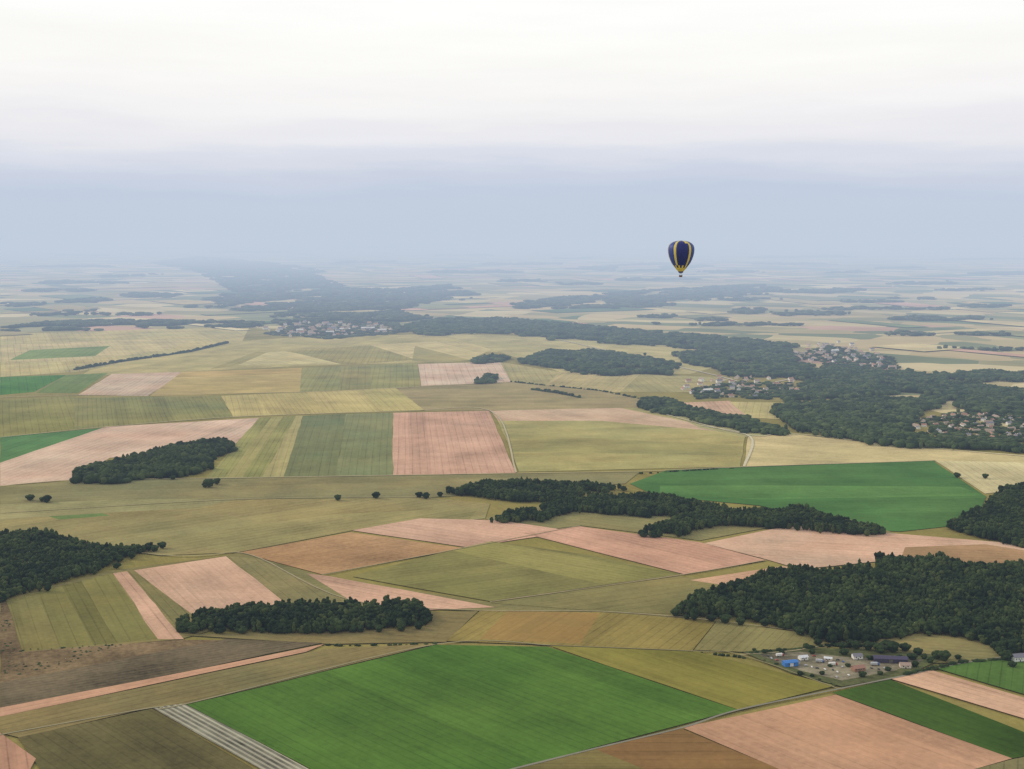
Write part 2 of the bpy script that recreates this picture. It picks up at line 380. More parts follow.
road([(640,408),(745,435),(790,434),(900,446),(1040,458)], 5, (196,182,146), TR)
road([(560,340),(700,372),(760,384),(830,372),(900,384)], 8, (178,172,160), "grey valley road passing through the village", 'road')

# ------------------------------------------------------------------ trees
def ico(sub):
    bm = bmesh.new(); bmesh.ops.create_icosphere(bm, subdivisions=sub, radius=1)
    v = np.array([x.co[:] for x in bm.verts]); f = np.array([[q.index for q in x.verts] for x in bm.faces]); bm.free()
    return v, f
I1 = ico(1); I2 = ico(2)
def crown_template(lobes, base=I2, jit=.28, seed=0):
    r = np.random.default_rng(seed); V = []; Fs = []; n = 0
    for k in range(lobes):
        v, f = base
        if lobes == 1:
            c = np.array([0, 0, .5]); s = np.array([.58, .58, .5])
            vv = v.copy(); vv[:, 2] = np.sign(vv[:, 2])*np.abs(vv[:, 2])**.8
            vv = vv*(1+r.uniform(-jit, jit*.5, (len(v), 1)))*s+c
        else:
            a = 2.4*k+r.uniform(-.4, .4); rr = .42*math.sqrt((k)/(lobes)) if k else 0
            c = np.array([rr*math.cos(a), rr*math.sin(a), .76-.9*rr*rr/.16*.14+r.uniform(-.1, .1)]); q = r.uniform(.16, .29) if k else .27
            s = np.array([q, q, q*r.uniform(.7, .9)])
            vv = v*(1+r.uniform(-jit, jit*.6, (len(v), 1)))*s+c
        V.append(vv); Fs.append(f+n); n += len(v)
    if lobes > 1:
        v, f = I1; vv = v*(1+r.uniform(-.15, .15, (len(v), 1)))*np.array([.46, .46, .38])+np.array([0, 0, .44]); V.append(vv); Fs.append(f+n)
    return np.vstack(V), np.vstack(Fs)
LOD = {0: [crown_template(4, I1, .34, k) for k in range(8)],
       1: [crown_template(3, I1, .3, 20+k) for k in range(6)],
       2: [crown_template(1, I2, .28, 40+k) for k in range(4)],
       3: [crown_template(1, I1, .24, 60+k) for k in range(4)]}

def mesh_np(name, V, Fa, tint=None):
    me = bpy.data.meshes.new(name)
    me.vertices.add(len(V)); me.vertices.foreach_set('co', V.astype(np.float32).ravel())
    k = Fa.shape[1]
    me.loops.add(Fa.size); me.loops.foreach_set('vertex_index', Fa.astype(np.int32).ravel())
    me.polygons.add(len(Fa)); me.polygons.foreach_set('loop_start', np.arange(0, Fa.size, k, dtype=np.int32))
    try: me.polygons.foreach_set('loop_total', np.full(len(Fa), k, dtype=np.int32))
    except Exception: pass
    me.update(calc_edges=True)
    if tint is not None:
        at = me.attributes.new('tint', 'FLOAT', 'POINT'); at.data.foreach_set('value', tint.astype(np.float32))
    return me

def foliage_mat(name, dark, light, third):
    m, nt = newmat(name)
    at = N(nt, 'ShaderNodeAttribute', attribute_name='tint'); g = N(nt, 'ShaderNodeNewGeometry')
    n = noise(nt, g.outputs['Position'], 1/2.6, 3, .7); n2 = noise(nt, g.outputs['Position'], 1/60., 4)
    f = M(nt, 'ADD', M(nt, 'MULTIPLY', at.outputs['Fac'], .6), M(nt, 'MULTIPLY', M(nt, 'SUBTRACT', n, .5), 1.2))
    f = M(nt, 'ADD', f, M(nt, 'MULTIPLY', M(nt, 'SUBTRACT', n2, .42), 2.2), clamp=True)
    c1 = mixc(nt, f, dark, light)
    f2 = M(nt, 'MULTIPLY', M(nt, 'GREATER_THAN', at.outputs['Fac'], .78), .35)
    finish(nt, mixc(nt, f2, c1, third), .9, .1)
    return m
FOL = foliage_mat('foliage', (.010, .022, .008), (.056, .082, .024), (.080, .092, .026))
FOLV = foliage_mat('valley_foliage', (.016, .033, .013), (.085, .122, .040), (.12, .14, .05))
FOLF = foliage_mat('hazed_far_foliage', (.030, .048, .028), (.11, .14, .07), (.13, .15, .07))  # paler, bluer copy for far woods, distance haze mixed into the leaf colour
BARK, _nt = newmat('bark'); finish(_nt, (.09, .07, .05), .95, .1)

def inpoly(px, py, poly):
    ins = np.zeros(len(px), bool); n = len(poly)
    for i in range(n):
        x1, y1 = poly[i]; x2, y2 = poly[(i+1) % n]
        c = ((y1 > py) != (y2 > py)) & (px < (x2-x1)*(py-y1)/(y2-y1+1e-12)+x1)
        ins ^= c
    return ins
def blob(x, y, s, seed=0):
    r = np.random.default_rng(seed); t = np.zeros_like(x)
    for k in range(7):
        a = r.uniform(0, 6.28); f = r.uniform(.6, 2.2)/s*2*math.pi/2; t += np.sin((x*math.cos(a)+y*math.sin(a))*f+r.uniform(0, 6.28))
    return .5+t/7*1.0

VILLAGES = [
 [(786,354),(800,345),(840,343),(880,352),(898,362),(896,370),(850,366),(800,362)],
 [(684,388),(700,381),(740,377),(796,378),(800,390),(745,399),(690,396)],
 [(912,421),(955,413),(1050,416),(1050,440),(960,438),(915,431)],
 [(262,329),(300,323),(385,324),(402,332),(330,337),(275,337)],
]
VW = [[G(*p) for p in v] for v in VILLAGES]

def wood(poly, label, name='woodland', h=16, dens=1.0, keep=0.12, mat=None, holes=0.0, hs=300, rag=.5, vil=True):
    w = [G(*p) for p in poly]
    xs = [p[0] for p in w]; ys = [p[1] for p in w]
    dmid = math.hypot(sum(xs)/len(xs), sum(ys)/len(ys))
    sp_ = max(6.2, dmid/370)/math.sqrt(dens)
    nx = int((max(xs)-min(xs))/sp_)+2; ny = int((max(ys)-min(ys))/sp_)+2
    gx, gy = np.meshgrid(np.arange(nx)*sp_+min(xs), np.arange(ny)*sp_+min(ys))
    x = gx.ravel()+rng.uniform(-.6, .6, gx.size)*sp_; y = gy.ravel()+rng.uniform(-.6, .6, gx.size)*sp_
    jx = rng.normal(0, sp_*rag, x.size)+(blob(x, y, 160, 3)-.5)*60*rag; jy = rng.normal(0, sp_*rag, x.size)+(blob(x, y, 190, 4)-.5)*90*rag
    ok = inpoly(x+jx, y+jy, w)
    px, py = proj(x, y, h*.7)
    extent = max(p[1] for p in poly)-min(p[1] for p in poly)
    if extent > 2.2*h*F/dmid: ok &= inpoly(px, py, poly)
    if holes: ok &= (blob(x, y, hs, 9)*.65+blob(x, y, hs*.35, 10)*.35) > holes
    hsc = .8+.4*blob(x, y, 60, 21)
    if vil:
        for v in VW:
            iv = inpoly(x, y, v); ok &= ~iv | (rng.random(x.size) < keep); hsc[iv] = .5
            iv2 = inpoly(x, y+140, v) & ~iv; hsc[iv2] = .5
    x = x[ok]; y = y[ok]; hsc = hsc[ok]; n = len(x)
    if n == 0: print("EMPTY", label); return
    lod = 0 if dmid < 2050 else 1 if dmid < 2750 else 2 if dmid < 3300 else 3
    T = LOD[lod]; VV = []; FF = []; TT = []; off = 0
    pick = rng.integers(0, len(T), n)
    x0 = float(np.mean(x)); y0 = float(np.mean(y))
    for t in range(len(T)):
        idx = np.where(pick == t)[0]
        if len(idx) == 0: continue
        v, f = T[t]; k = len(idx)
        a = rng.uniform(0, 6.28, k); wd = sp_*(.9+1.9*rng.random(k)**1.5); hh = h*rng.uniform(.68, 1.15, k)*hsc[idx]
        ca = np.cos(a); sa = np.sin(a)
        X = (v[None, :, 0]*ca[:, None]-v[None, :, 1]*sa[:, None])*wd[:, None]+x[idx][:, None]-x0
        Y = (v[None, :, 0]*sa[:, None]+v[None, :, 1]*ca[:, None])*wd[:, None]+y[idx][:, None]-y0
        Z = (v[None, :, 2])*hh[:, None]+0*X
        VV.append(np.stack([X, Y, Z], -1).reshape(-1, 3))
        FF.append((f[None]+(np.arange(k)*len(v))[:, None, None]).reshape(-1, 3)+off); off += k*len(v)
        TT.append(np.repeat(rng.random(k)**1.6, len(v)))
    V = np.vstack(VV); Fa = np.vstack(FF); ti = np.concatenate(TT)
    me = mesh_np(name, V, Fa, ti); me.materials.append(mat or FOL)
    o = bpy.data.objects.new(name, me); o.location = (x0, y0, 0); COL.objects.link(o)
    tag(o, label, "wood", "stuff")
    return o
WL = "dense dark green broadleaf wood among crop fields"
VL = "dark wooded valley bottom winding between the villages"
HZ = "distant blue-grey wood on the hazy plain"
wood([(176,634),(180,619),(200,611),(270,602),(345,600),(385,596),(420,602),(430,613),(428,627),(400,631),(300,633)], "long narrow dark green copse beside striped field", rag=.8)
wood([(-60,530),(0,531),(40,530),(75,538),(100,547),(150,543),(162,548),(132,558),(106,571),(50,584),(0,600),(-60,612)], WL, rag=1.0)
wood([(664,618),(676,602),(720,588),(760,572),(810,568),(860,566),(875,556),(940,556),(960,563),(1060,562),(1060,655),(1010,645),(960,637),(900,632),(870,641),(830,641),(770,627),(700,621)], WL, h=18, rag=1.0)
wood([(72,484),(76,468),(110,461),(150,451),(180,442),(225,439),(240,447),(215,466),(180,477),(120,483)], WL, rag=.9)
wood([(432,501),(440,490),(490,480),(560,480),(620,484),(648,492),(655,500),(590,501),(520,502)], WL, holes=.28, hs=140, rag=1.0)
wood([(476,523),(500,513),(530,507),(580,495),(640,493),(700,500),(738,507),(700,518),(640,515),(580,512),(530,522)], WL, holes=.24, hs=140, rag=.9)
wood([(630,537),(650,522),(700,512),(800,506),(835,516),(905,532),(870,536),(800,528),(720,531),(670,538)], WL, holes=.24, hs=140, rag=.9)
wood([(935,533),(960,515),(985,505),(1000,486),(1060,478),(1060,548),(985,538)], WL, rag=.9)
VM = dict(mat=FOLV, h=17, rag=1.7)
wood([(430,328),(500,317),(560,322),(620,328),(690,333),(750,338),(800,344),(790,355),(710,353),(660,346),(600,342),(540,337),(480,332)], VL, holes=.29, hs=240, **VM)
wood([(670,353),(700,349),(760,350),(800,350),(795,362),(850,367),(900,371),(880,384),(820,386),(800,380),(745,378),(700,368)], VL, holes=.27, hs=260, **VM)
wood([(776,400),(790,382),(850,372),(905,368),(960,381),(1012,387),(1060,392),(1060,400),(1000,400),(950,403),(930,408),(912,420),(912,432),(960,438),(1060,442),(1060,453),(930,448),(850,439),(796,430),(772,412)], VL, holes=.235, hs=270, **VM)
wood([(690,396),(690,386),(740,379),(790,380),(800,390),(745,399)], VL, keep=.3, **VM)
wood([(786,354),(830,343),(895,356),(900,370),(850,368)], VL, keep=.3, **VM)
wood([(905,420),(955,409),(1060,410),(1060,444),(955,441)], "loose garden trees between village houses", keep=.3, mat=FOLV, h=15)
wood([(258,334),(300,321),(395,322),(410,332),(330,339)], "loose garden trees between village houses", keep=.25, mat=FOLF, h=14)
wood([(900,374),(960,368),(1060,374),(1060,382),(980,382)], VL, holes=.42, hs=200, **VM)
wood([(925,404),(970,399),(1060,400),(1060,410),(960,411)], VL, holes=.34, hs=200, **VM)
wood([(636,408),(644,396),(670,398),(690,406),(740,416),(792,428),(780,437),(740,433),(700,420),(645,412)], WL, holes=.24, hs=140, mat=FOLV, rag=1.1)
wood([(516,360),(545,350),(600,349),(640,355),(685,364),(665,376),(600,375),(560,369),(530,363)], WL, holes=.29, hs=200, mat=FOLV, rag=1.1)
wood([(470,361),(480,355),(508,355),(505,362),(475,364)], WL, mat=FOLV)
wood([(475,384),(486,376),(495,378),(492,384)], WL, mat=FOLV)
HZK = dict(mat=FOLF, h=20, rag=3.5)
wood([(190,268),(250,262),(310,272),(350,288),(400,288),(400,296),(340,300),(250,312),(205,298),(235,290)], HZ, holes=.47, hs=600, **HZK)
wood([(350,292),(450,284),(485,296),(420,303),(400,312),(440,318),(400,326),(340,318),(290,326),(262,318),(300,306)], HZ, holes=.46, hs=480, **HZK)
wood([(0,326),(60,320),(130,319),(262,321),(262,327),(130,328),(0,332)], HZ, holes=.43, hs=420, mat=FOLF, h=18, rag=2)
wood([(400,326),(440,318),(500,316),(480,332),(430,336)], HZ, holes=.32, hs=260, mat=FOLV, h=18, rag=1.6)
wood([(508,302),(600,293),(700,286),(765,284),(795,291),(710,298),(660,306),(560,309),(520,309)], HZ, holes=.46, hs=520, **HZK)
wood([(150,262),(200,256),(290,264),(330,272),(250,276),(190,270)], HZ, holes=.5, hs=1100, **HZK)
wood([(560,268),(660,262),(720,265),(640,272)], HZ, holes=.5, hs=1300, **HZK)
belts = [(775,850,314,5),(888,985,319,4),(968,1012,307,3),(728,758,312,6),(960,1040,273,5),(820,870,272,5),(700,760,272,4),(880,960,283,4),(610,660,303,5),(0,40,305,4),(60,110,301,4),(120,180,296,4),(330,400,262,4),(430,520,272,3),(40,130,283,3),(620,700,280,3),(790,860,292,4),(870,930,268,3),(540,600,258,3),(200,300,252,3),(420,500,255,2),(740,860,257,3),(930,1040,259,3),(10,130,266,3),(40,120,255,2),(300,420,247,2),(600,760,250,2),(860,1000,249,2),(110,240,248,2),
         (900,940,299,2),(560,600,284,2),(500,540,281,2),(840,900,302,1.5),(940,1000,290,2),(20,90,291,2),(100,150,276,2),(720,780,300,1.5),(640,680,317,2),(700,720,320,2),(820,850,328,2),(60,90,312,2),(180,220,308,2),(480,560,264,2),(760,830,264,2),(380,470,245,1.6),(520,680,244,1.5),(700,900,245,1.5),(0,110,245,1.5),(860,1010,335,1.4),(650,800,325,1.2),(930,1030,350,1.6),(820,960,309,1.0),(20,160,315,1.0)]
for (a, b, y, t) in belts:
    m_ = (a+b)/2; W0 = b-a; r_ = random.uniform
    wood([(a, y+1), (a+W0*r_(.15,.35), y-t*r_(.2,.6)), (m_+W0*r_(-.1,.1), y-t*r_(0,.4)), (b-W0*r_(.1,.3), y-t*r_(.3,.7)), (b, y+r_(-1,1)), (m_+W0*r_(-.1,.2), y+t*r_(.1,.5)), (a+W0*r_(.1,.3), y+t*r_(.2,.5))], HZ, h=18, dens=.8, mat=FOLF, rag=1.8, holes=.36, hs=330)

def hedge(pts, label="long straight dark hedgerow along a field edge", wd=9, h=8, gap=0.0):
    w = [Vector(G(*p)) for p in pts]; X = []; Y = []
    for a, b_ in zip(w, w[1:]):
        L = (b_-a).length; n = max(2, int(L/(wd*.55)))
        for j in range(n):
            if random.random() < gap: continue
            p = a.lerp(b_, (j+random.uniform(0, .6))/n); X.append(p.x+random.uniform(-1, 1)*wd*.15); Y.append(p.y+random.uniform(-1, 1)*wd*.15)
    x0, y0 = np.mean(X), np.mean(Y); VV = []; FF = []; TT = []; off = 0
    for x, y in zip(X, Y):
        v, f = LOD[3][random.randrange(4)]; s = wd*random.uniform(.7, 1.5); hh = h*random.uniform(.5, 1.4)
        VV.append(v*np.array([s, s, hh])+np.array([x-x0, y-y0, -.1*hh])); FF.append(f+off); off += len(v); TT.append(np.full(len(v), random.random()))
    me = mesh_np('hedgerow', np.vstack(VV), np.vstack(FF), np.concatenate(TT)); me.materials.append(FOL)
    o = bpy.data.objects.new('hedgerow', me); o.location = (x0, y0, 0); COL.objects.link(o)
    tag(o, label, "hedge", "stuff")
hedge([(75,370),(120,362),(190,352),(228,343)], wd=13, h=11, gap=.08)
hedge([(532,390),(556,393),(580,398)], wd=11, h=9, gap=.1)
SB_ = "sparse low bushes along a field margin"
hedge([(436,645),(340,646),(322,645)], gap=.6, wd=4, h=3, label=SB_)
hedge([(640,474),(744,468)], gap=.55, wd=6, h=4, label=SB_)
hedge([(744,655),(790,651),(834,646),(865,648)], gap=.45, wd=6, h=5, label="ragged hedge beside the gravel yard")
hedge([(905,676),(960,664),(1010,660)], gap=.5, wd=6, h=5, label="dark hedge along the country road")
hedge([(510,382),(600,391),(640,399)], gap=.5, wd=8, h=6, label=SB_)
hedge([(700,653),(760,660),(800,674),(835,687)], gap=.7, wd=4, h=3, label=SB_)
def scrub(poly, n, label):
    w = [G(*p) for p in poly]; xs = [p[0] for p in w]; ys = [p[1] for p in w]
    x = rng.uniform(min(xs), max(xs), n*3); y = rng.uniform(min(ys), max(ys), n*3); ok = inpoly(x, y, w) & (blob(x, y, 60, 33) > .45); x = x[ok][:n]; y = y[ok][:n]
    x0, y0 = x.mean(), y.mean(); VV = []; FF = []; TT = []; off = 0
    for a, b_ in zip(x, y):
        v, f = LOD[3][random.randrange(4)]; s = random.uniform(1.2, 3.4)
        VV.append(v*np.array([s, s, s*.5])+np.array([a-x0, b_-y0, 1.2])); FF.append(f+off); off += len(v); TT.append(np.full(len(v), random.random()))
    me = mesh_np('scrub', np.vstack(VV), np.vstack(FF), np.concatenate(TT)); me.materials.append(FOLV)
    o = bpy.data.objects.new('scrub', me); o.location = (x0, y0, 0); COL.objects.link(o); tag(o, label, "scrub", "stuff")
scrub([(0,598),(20,650),(140,643),(60,668),(0,680)], 420, "dark low scrub tufts on reddish fallow ground")

def trunk_mesh():
    bm = bmesh.new()
    def limb(p, q, r0, r1, n=6):
        p = Vector(p); q = Vector(q); d = (q-p).normalized(); a = d.orthogonal().normalized(); b2 = d.cross(a)
        A = [bm.verts.new(p+(a*math.cos(k*6.283/n)+b2*math.sin(k*6.283/n))*r0) for k in range(n)]
        B = [bm.verts.new(q+(a*math.cos(k*6.283/n)+b2*math.sin(k*6.283/n))*r1) for k in range(n)]
        for k in range(n): bm.faces.new((A[k], A[(k+1) % n], B[(k+1) % n], B[k]))
        bm.faces.new(B)
    limb((0, 0, -.02), (0, 0, .3), .035, .022); limb((0, 0, .28), (.02, .01, .7), .022, .01)
    for a in range(5):
        t = a*1.26; limb((0, 0, .25+.04*a), (.22*math.cos(t), .22*math.sin(t), .5+.05*a), .013, .005, 5)
    me = bpy.data.meshes.new('trunk'); bm.to_mesh(me); bm.free(); me.materials.append(BARK); return me
TM = trunk_mesh(); CM = []
for s in range(4):
    V, Fa = crown_template(14, I2, .2, 100+s)
    V = V.copy()
    r = np.random.default_rng(300+s); n = 700
    d = r.normal(0, 1, (n, 3)); d /= np.linalg.norm(d, axis=1)[:, None]
    p = d*np.array([.46, .46, .36])*(r.uniform(.75, 1.12, (n, 1)))+np.array([0, 0, .58])
    q = r.normal(0, .022, (n, 3, 3))+p[:, None]
    V2 = np.vstack([V, q.reshape(-1, 3)]); F2 = np.vstack([Fa, len(V)+np.arange(n*3).reshape(-1, 3)])
    me = mesh_np('crown', V2, F2, np.concatenate([np.full(len(V), .3), np.repeat(r.random(n)*.7, 3)])); me.materials.append(FOL); CM.append(me)
def tree(px, py, h=11, wd=None, label="single round green tree standing in open farmland", group=None):
    x, y = G(px, py); wd = wd or h*random.uniform(.85, 1.15)
    e = bpy.data.objects.new('tree', None); e.location = (x, y, 0); e.rotation_euler = (0, 0, random.uniform(0, 6.28)); COL.objects.link(e)
    e.empty_display_size = 1
    tag(e, label, "tree", group=group)
    for nm, me in (('trunk', TM), ('crown', random.choice(CM))):
        o = bpy.data.objects.new(nm, me); COL.objects.link(o); o.parent = e; o.scale = (wd, wd, h)
for px, py, h in [(30,501,13),(47,503,16),(42,502,10),(209,488,18),(217,485,14),(205,488,11),(338,501,12),(376,499,14),(419,498,12),(426,499,13),(440,497,10),(173,480,10),
                  (483,383,16),(645,356,14),(957,580,12),(985,479,12),(957,478,12)]:
    tree(px, py, h)
for px, py, h in [(868,651,12),(880,654,13),(876,650,10),(893,653,14),(905,652,11),(918,656,10),(936,660,12),(944,662,14),(930,664,9),(958,660,7),(1006,661,13),(1000,656,11),(1012,668,8),(818,646,9),(806,648,6),(842,650,10),(850,648,11),(754,652,5),(764,654,6),(830,668,5),(822,676,6),(812,678,5),(888,672,6),(812,655,8),(844,656,9),(870,661,7),(900,662,9),(782,655,6),(848,668,6),(862,678,8),(880,676,6),(915,668,9),(800,676,6),(856,650,12),(886,650,12),(912,661,10),(924,660,8)]:
    tree(px, py, h, label="bushy green tree beside the farm yard buildings", group="trees around the farm yard")
for px, py in [(672,617),(690,620),(708,622),(728,624),(745,626),(762,627),(780,630),(798,636),(815,641),(832,643),(846,643),(900,635),(925,637),(950,638),(975,641),(990,645),(1008,648),(180,633),(196,634),(215,634),(240,634),(262,634),(290,634),(318,634),(350,633),(378,633),(402,632),(420,630),(150,552),(136,559),(118,569),(96,575),(160,549)]:
    tree(px+random.uniform(-5, 5), py, random.uniform(7, 13), label="leafy green tree at the edge of the wood", group="trees along the wood edge")

# ------------------------------------------------------------------ simple paint materials
def paint(name, c, rough=.6, spec=.3, var=.25, sc=1/1.5):
    m, nt = newmat(name); g = N(nt, 'ShaderNodeNewGeometry'); n = noise(nt, g.outputs['Position'], sc, 4)
    finish(nt, mixc(nt, n, tuple(v*(1-var) for v in c), tuple(min(.9, v*(1+var)) for v in c)), rough, spec); return m
P_WHITE = paint('white_render', (.78, .74, .67)); P_CREAM = paint('cream_render', (.66, .56, .44)); P_BRICK = paint('brick', (.32, .17, .11))
P_TILE = paint('clay_tile', (.36, .19, .13)); P_SLATE = paint('slate', (.20, .19, .22)); P_TILE2 = paint('weathered_tile', (.36, .26, .20))
P_BLUE = paint('blue_sheet', (.05, .19, .50)); P_METAL = paint('pale_sheet', (.64, .65, .66)); P_PURP = paint('dark_sheet', (.06, .05, .09))
P_GLASS = paint('glass', (.04, .05, .06), .15, .5); P_DOOR = paint('door_paint', (.12, .10, .09)); P_RUBBER = paint('rubber', (.02, .02, .02), .9, .1)

def add_mesh(name, V, Fc, mats, idx=None, parent=None):
    me = bpy.data.meshes.new(name); me.from_pydata(V, [], Fc)
    for m in mats: me.materials.append(m)
    if idx:
        for p, i in zip(me.polygons, idx): p.material_index = i
    me.update()
    o = bpy.data.objects.new(name, me); COL.objects.link(o)
    if parent: o.parent = parent
    return o
def boxVF(x0, x1, y0, y1, z0, z1, o=0):
    V = [(x0,y0,z0),(x1,y0,z0),(x1,y1,z0),(x0,y1,z0),(x0,y0,z1),(x1,y0,z1),(x1,y1,z1),(x0,y1,z1)]
    Fc = [(0,3,2,1),(4,5,6,7),(0,1,5,4),(1,2,6,5),(2,3,7,6),(3,0,4,7)]
    return V, [tuple(i+o for i in f) for f in Fc]

def house_mesh(L, W, Hh, rise, mw, mr):
    V, Fc = [], []; idx = []
    l, w = L/2, W/2
    V += [(-l,-w,0),(l,-w,0),(l,w,0),(-l,w,0),(-l,-w,Hh),(l,-w,Hh),(l,w,Hh),(-l,w,Hh),(-l,0,Hh+rise),(l,0,Hh+rise)]
    Fc += [(0,1,5,4),(2,3,7,6),(1,2,6,9,5),(3,0,4,8,7)]; idx += [0]*4
    e = .4; k = len(V); zz = Hh-rise*e/w+.15
    V += [(-l-e,-w-e,zz),(l+e,-w-e,zz),(l+e,0,Hh+rise+.15),(-l-e,0,Hh+rise+.15),(l+e,w+e,zz),(-l-e,w+e,zz)]
    Fc += [(k,k+1,k+2,k+3),(k+3,k+2,k+4,k+5)]; idx += [1]*2
    v2, f2 = boxVF(l*.5, l*.5+.9, -.3, .5, Hh, Hh+rise+1.2, len(V)); V += v2; Fc += f2; idx += [0]*6
    for q, (a, b_, z0, z1) in enumerate([(-l*.7,-l*.55,1,2.2),(-l*.1,l*.05,0,2.1),(l*.4,l*.55,1,2.2)]):
        for yy, s in ((-w-.03, 1), (w+.03, -1)):
            k = len(V); V += [(a,yy,z0),(b_,yy,z0),(b_,yy,z1),(a,yy,z1)]; Fc.append((k,k+1,k+2,k+3) if s > 0 else (k+3,k+2,k+1,k)); idx.append(2)
    me = bpy.data.meshes.new('house'); me.from_pydata(V, [], Fc)
    for m in (mw, mr, P_GLASS): me.materials.append(m)
    for p, i in zip(me.polygons, idx): p.material_index = i
    return me
HM = [house_mesh(12,8,4.5,3,P_WHITE,P_TILE), house_mesh(15,8,5.5,3.4,P_CREAM,P_SLATE), house_mesh(11,9,5,3,P_WHITE,P_SLATE), house_mesh(18,9,5,3,P_CREAM,P_TILE2), house_mesh(13,8,5.5,3.2,P_WHITE,P_TILE2), house_mesh(12,8,4.5,3.4,P_CREAM,P_TILE)]
HLAB = ["white rendered house with red clay tile roof", "cream rendered house with dark slate gable roof", "white house with dark slate gable roof", "long cream farmhouse with weathered tile roof", "white rendered house with weathered brown tile roof", "cream rendered house with red clay tile roof"]
for vi, (poly, n, sc) in enumerate(zip(VW, (75, 55, 85, 72), (1.3, 1.2, .98, 1.6))):
    cnt = 0; xs = [p[0] for p in poly]; ys = [p[1] for p in poly]; placed = []; tries = 0
    while cnt < n and tries < 8000:
        tries += 1
        x = random.uniform(min(xs)-40, max(xs)+40); y = random.uniform(min(ys)-40, max(ys)+40)
        if not inpoly(np.array([x+random.gauss(0, 16)]), np.array([y+random.gauss(0, 22)]), poly)[0]: continue
        if any(math.hypot(x-a, y-b_) < 20 for a, b_ in placed): continue
        placed.append((x, y)); k = random.randrange(6)
        o = bpy.data.objects.new('house', HM[k]); o.location = (x, y, 0); s = sc*random.uniform(.8, 1.25)
        o.scale = (s, s, s); o.rotation_euler = (0, 0, random.choice([.3, .3+1.57, -.2, 1.2])+random.uniform(-.15, .15)); COL.objects.link(o)
        tag(o, HLAB[k]+", in a leafy village", "house", group=["houses of the wooded valley village", "houses of the valley hamlet", "houses on the slope village", "houses of the distant town"][vi]); cnt += 1
for (px, py, L, W_, yaw) in [(345,330,55,22,.1),(368,329,70,26,.0),(382,331,45,22,.2),(330,333,40,18,.1),(300,331,36,16,-.2),(708,392,30,13,.2),(835,352,32,14,.3)]:
    x, y = G(px, py); o = bpy.data.objects.new('warehouse', house_mesh(L, W_, 8, 3, P_METAL, P_WHITE)); o.location = (x, y, 0); o.rotation_euler = (0, 0, yaw); COL.objects.link(o)
    tag(o, "large pale metal warehouse with low gable roof", "warehouse", group="pale warehouses at the edge of town")

# ------------------------------------------------------------------ yard buildings with parts
def building(px, py, L, W, Hh, rise, yaw, mw, mr, name, label, cat, nwin=4, big=False, mdoor=P_DOOR):
    x, y = G(px, py)
    e = bpy.data.objects.new(name, None); e.location = (x, y, ZR); e.rotation_euler = (0, 0, yaw); COL.objects.link(e); tag(e, label, cat)
    l, w = L/2, W/2
    V = [(-l,-w,0),(l,-w,0),(l,w,0),(-l,w,0),(-l,-w,Hh),(l,-w,Hh),(l,w,Hh),(-l,w,Hh),(-l,0,Hh+rise),(l,0,Hh+rise)]
    add_mesh('wall', V, [(0,1,5,4),(2,3,7,6),(1,2,6,9,5),(3,0,4,8,7)], [mw], parent=e)
    ed = .5; zz = Hh-rise*ed/w+.2; t = .18
    A = [(-l-ed,-w-ed,zz),(l+ed,-w-ed,zz),(l+ed,0,Hh+rise+.2),(-l-ed,0,Hh+rise+.2),(l+ed,w+ed,zz),(-l-ed,w+ed,zz)]
    B = [(a,b_,c_-t) for a, b_, c_ in A]
    add_mesh('roof', A+B, [(0,1,2,3),(3,2,4,5),(6,9,8,7),(9,11,10,8),(0,6,7,1),(4,10,11,5),(1,7,8,2),(2,8,10,4),(3,9,6,0),(5,11,9,3)], [mr], parent=e)
    for k in range(nwin):
        a = -l+L*(k+.7)/(nwin+.4)
        v, f = boxVF(a-.7, a+.7, -w-.06, -w+.02, Hh*.45, Hh*.45+1.3); add_mesh('window', v, f, [P_GLASS], parent=e)
    dw = 2.2 if big else .6; dh = min(Hh-.4, 4 if big else 2.1)
    v, f = boxVF(-dw, dw, -w-.05, -w+.02, 0, dh) if nwin % 2 == 0 else boxVF(l*.82-dw, l*.82+dw, -w-.05, -w+.02, 0, dh)
    add_mesh('door', v, f, [mdoor], parent=e)
    return e
building(790,667,17,9,4.6,1.2,.25,P_BLUE,P_BLUE,'shed',"bright blue metal shed in the gravel yard","shed",2,True,P_METAL)
building(803,661,10,7,3.4,1.6,.25,P_WHITE,P_METAL,'workshop',"small white workshop with pale roof by blue shed","workshop",2)
building(890,663,38,12,4.6,1.8,-.12,P_PURP,P_PURP,'barn',"long dark purple roofed metal barn beside trees","barn",6,True)
building(858,672,14,8,3.6,2.6,.3,P_BRICK,P_TILE,'house',"brick house with brown tiled roof in the yard","house",4)
building(857,660,11,8,3.6,2.4,.1,P_WHITE,P_SLATE,'house',"small white house with slate roof near barn","house",2)
building(828,662,9,6,3.0,1.2,-.3,P_CREAM,P_METAL,'workshop',"cream workshop with pale metal roof","workshop",2)
building(1018,662,15,9,5,3.2,.2,P_WHITE,P_SLATE,'house',"white country house with dark slate roof by road","house",4)
building(905,669,12,8,3.6,2.2,-.1,P_CREAM,P_TILE2,'house',"cream farmhouse with weathered tile roof","house",2)

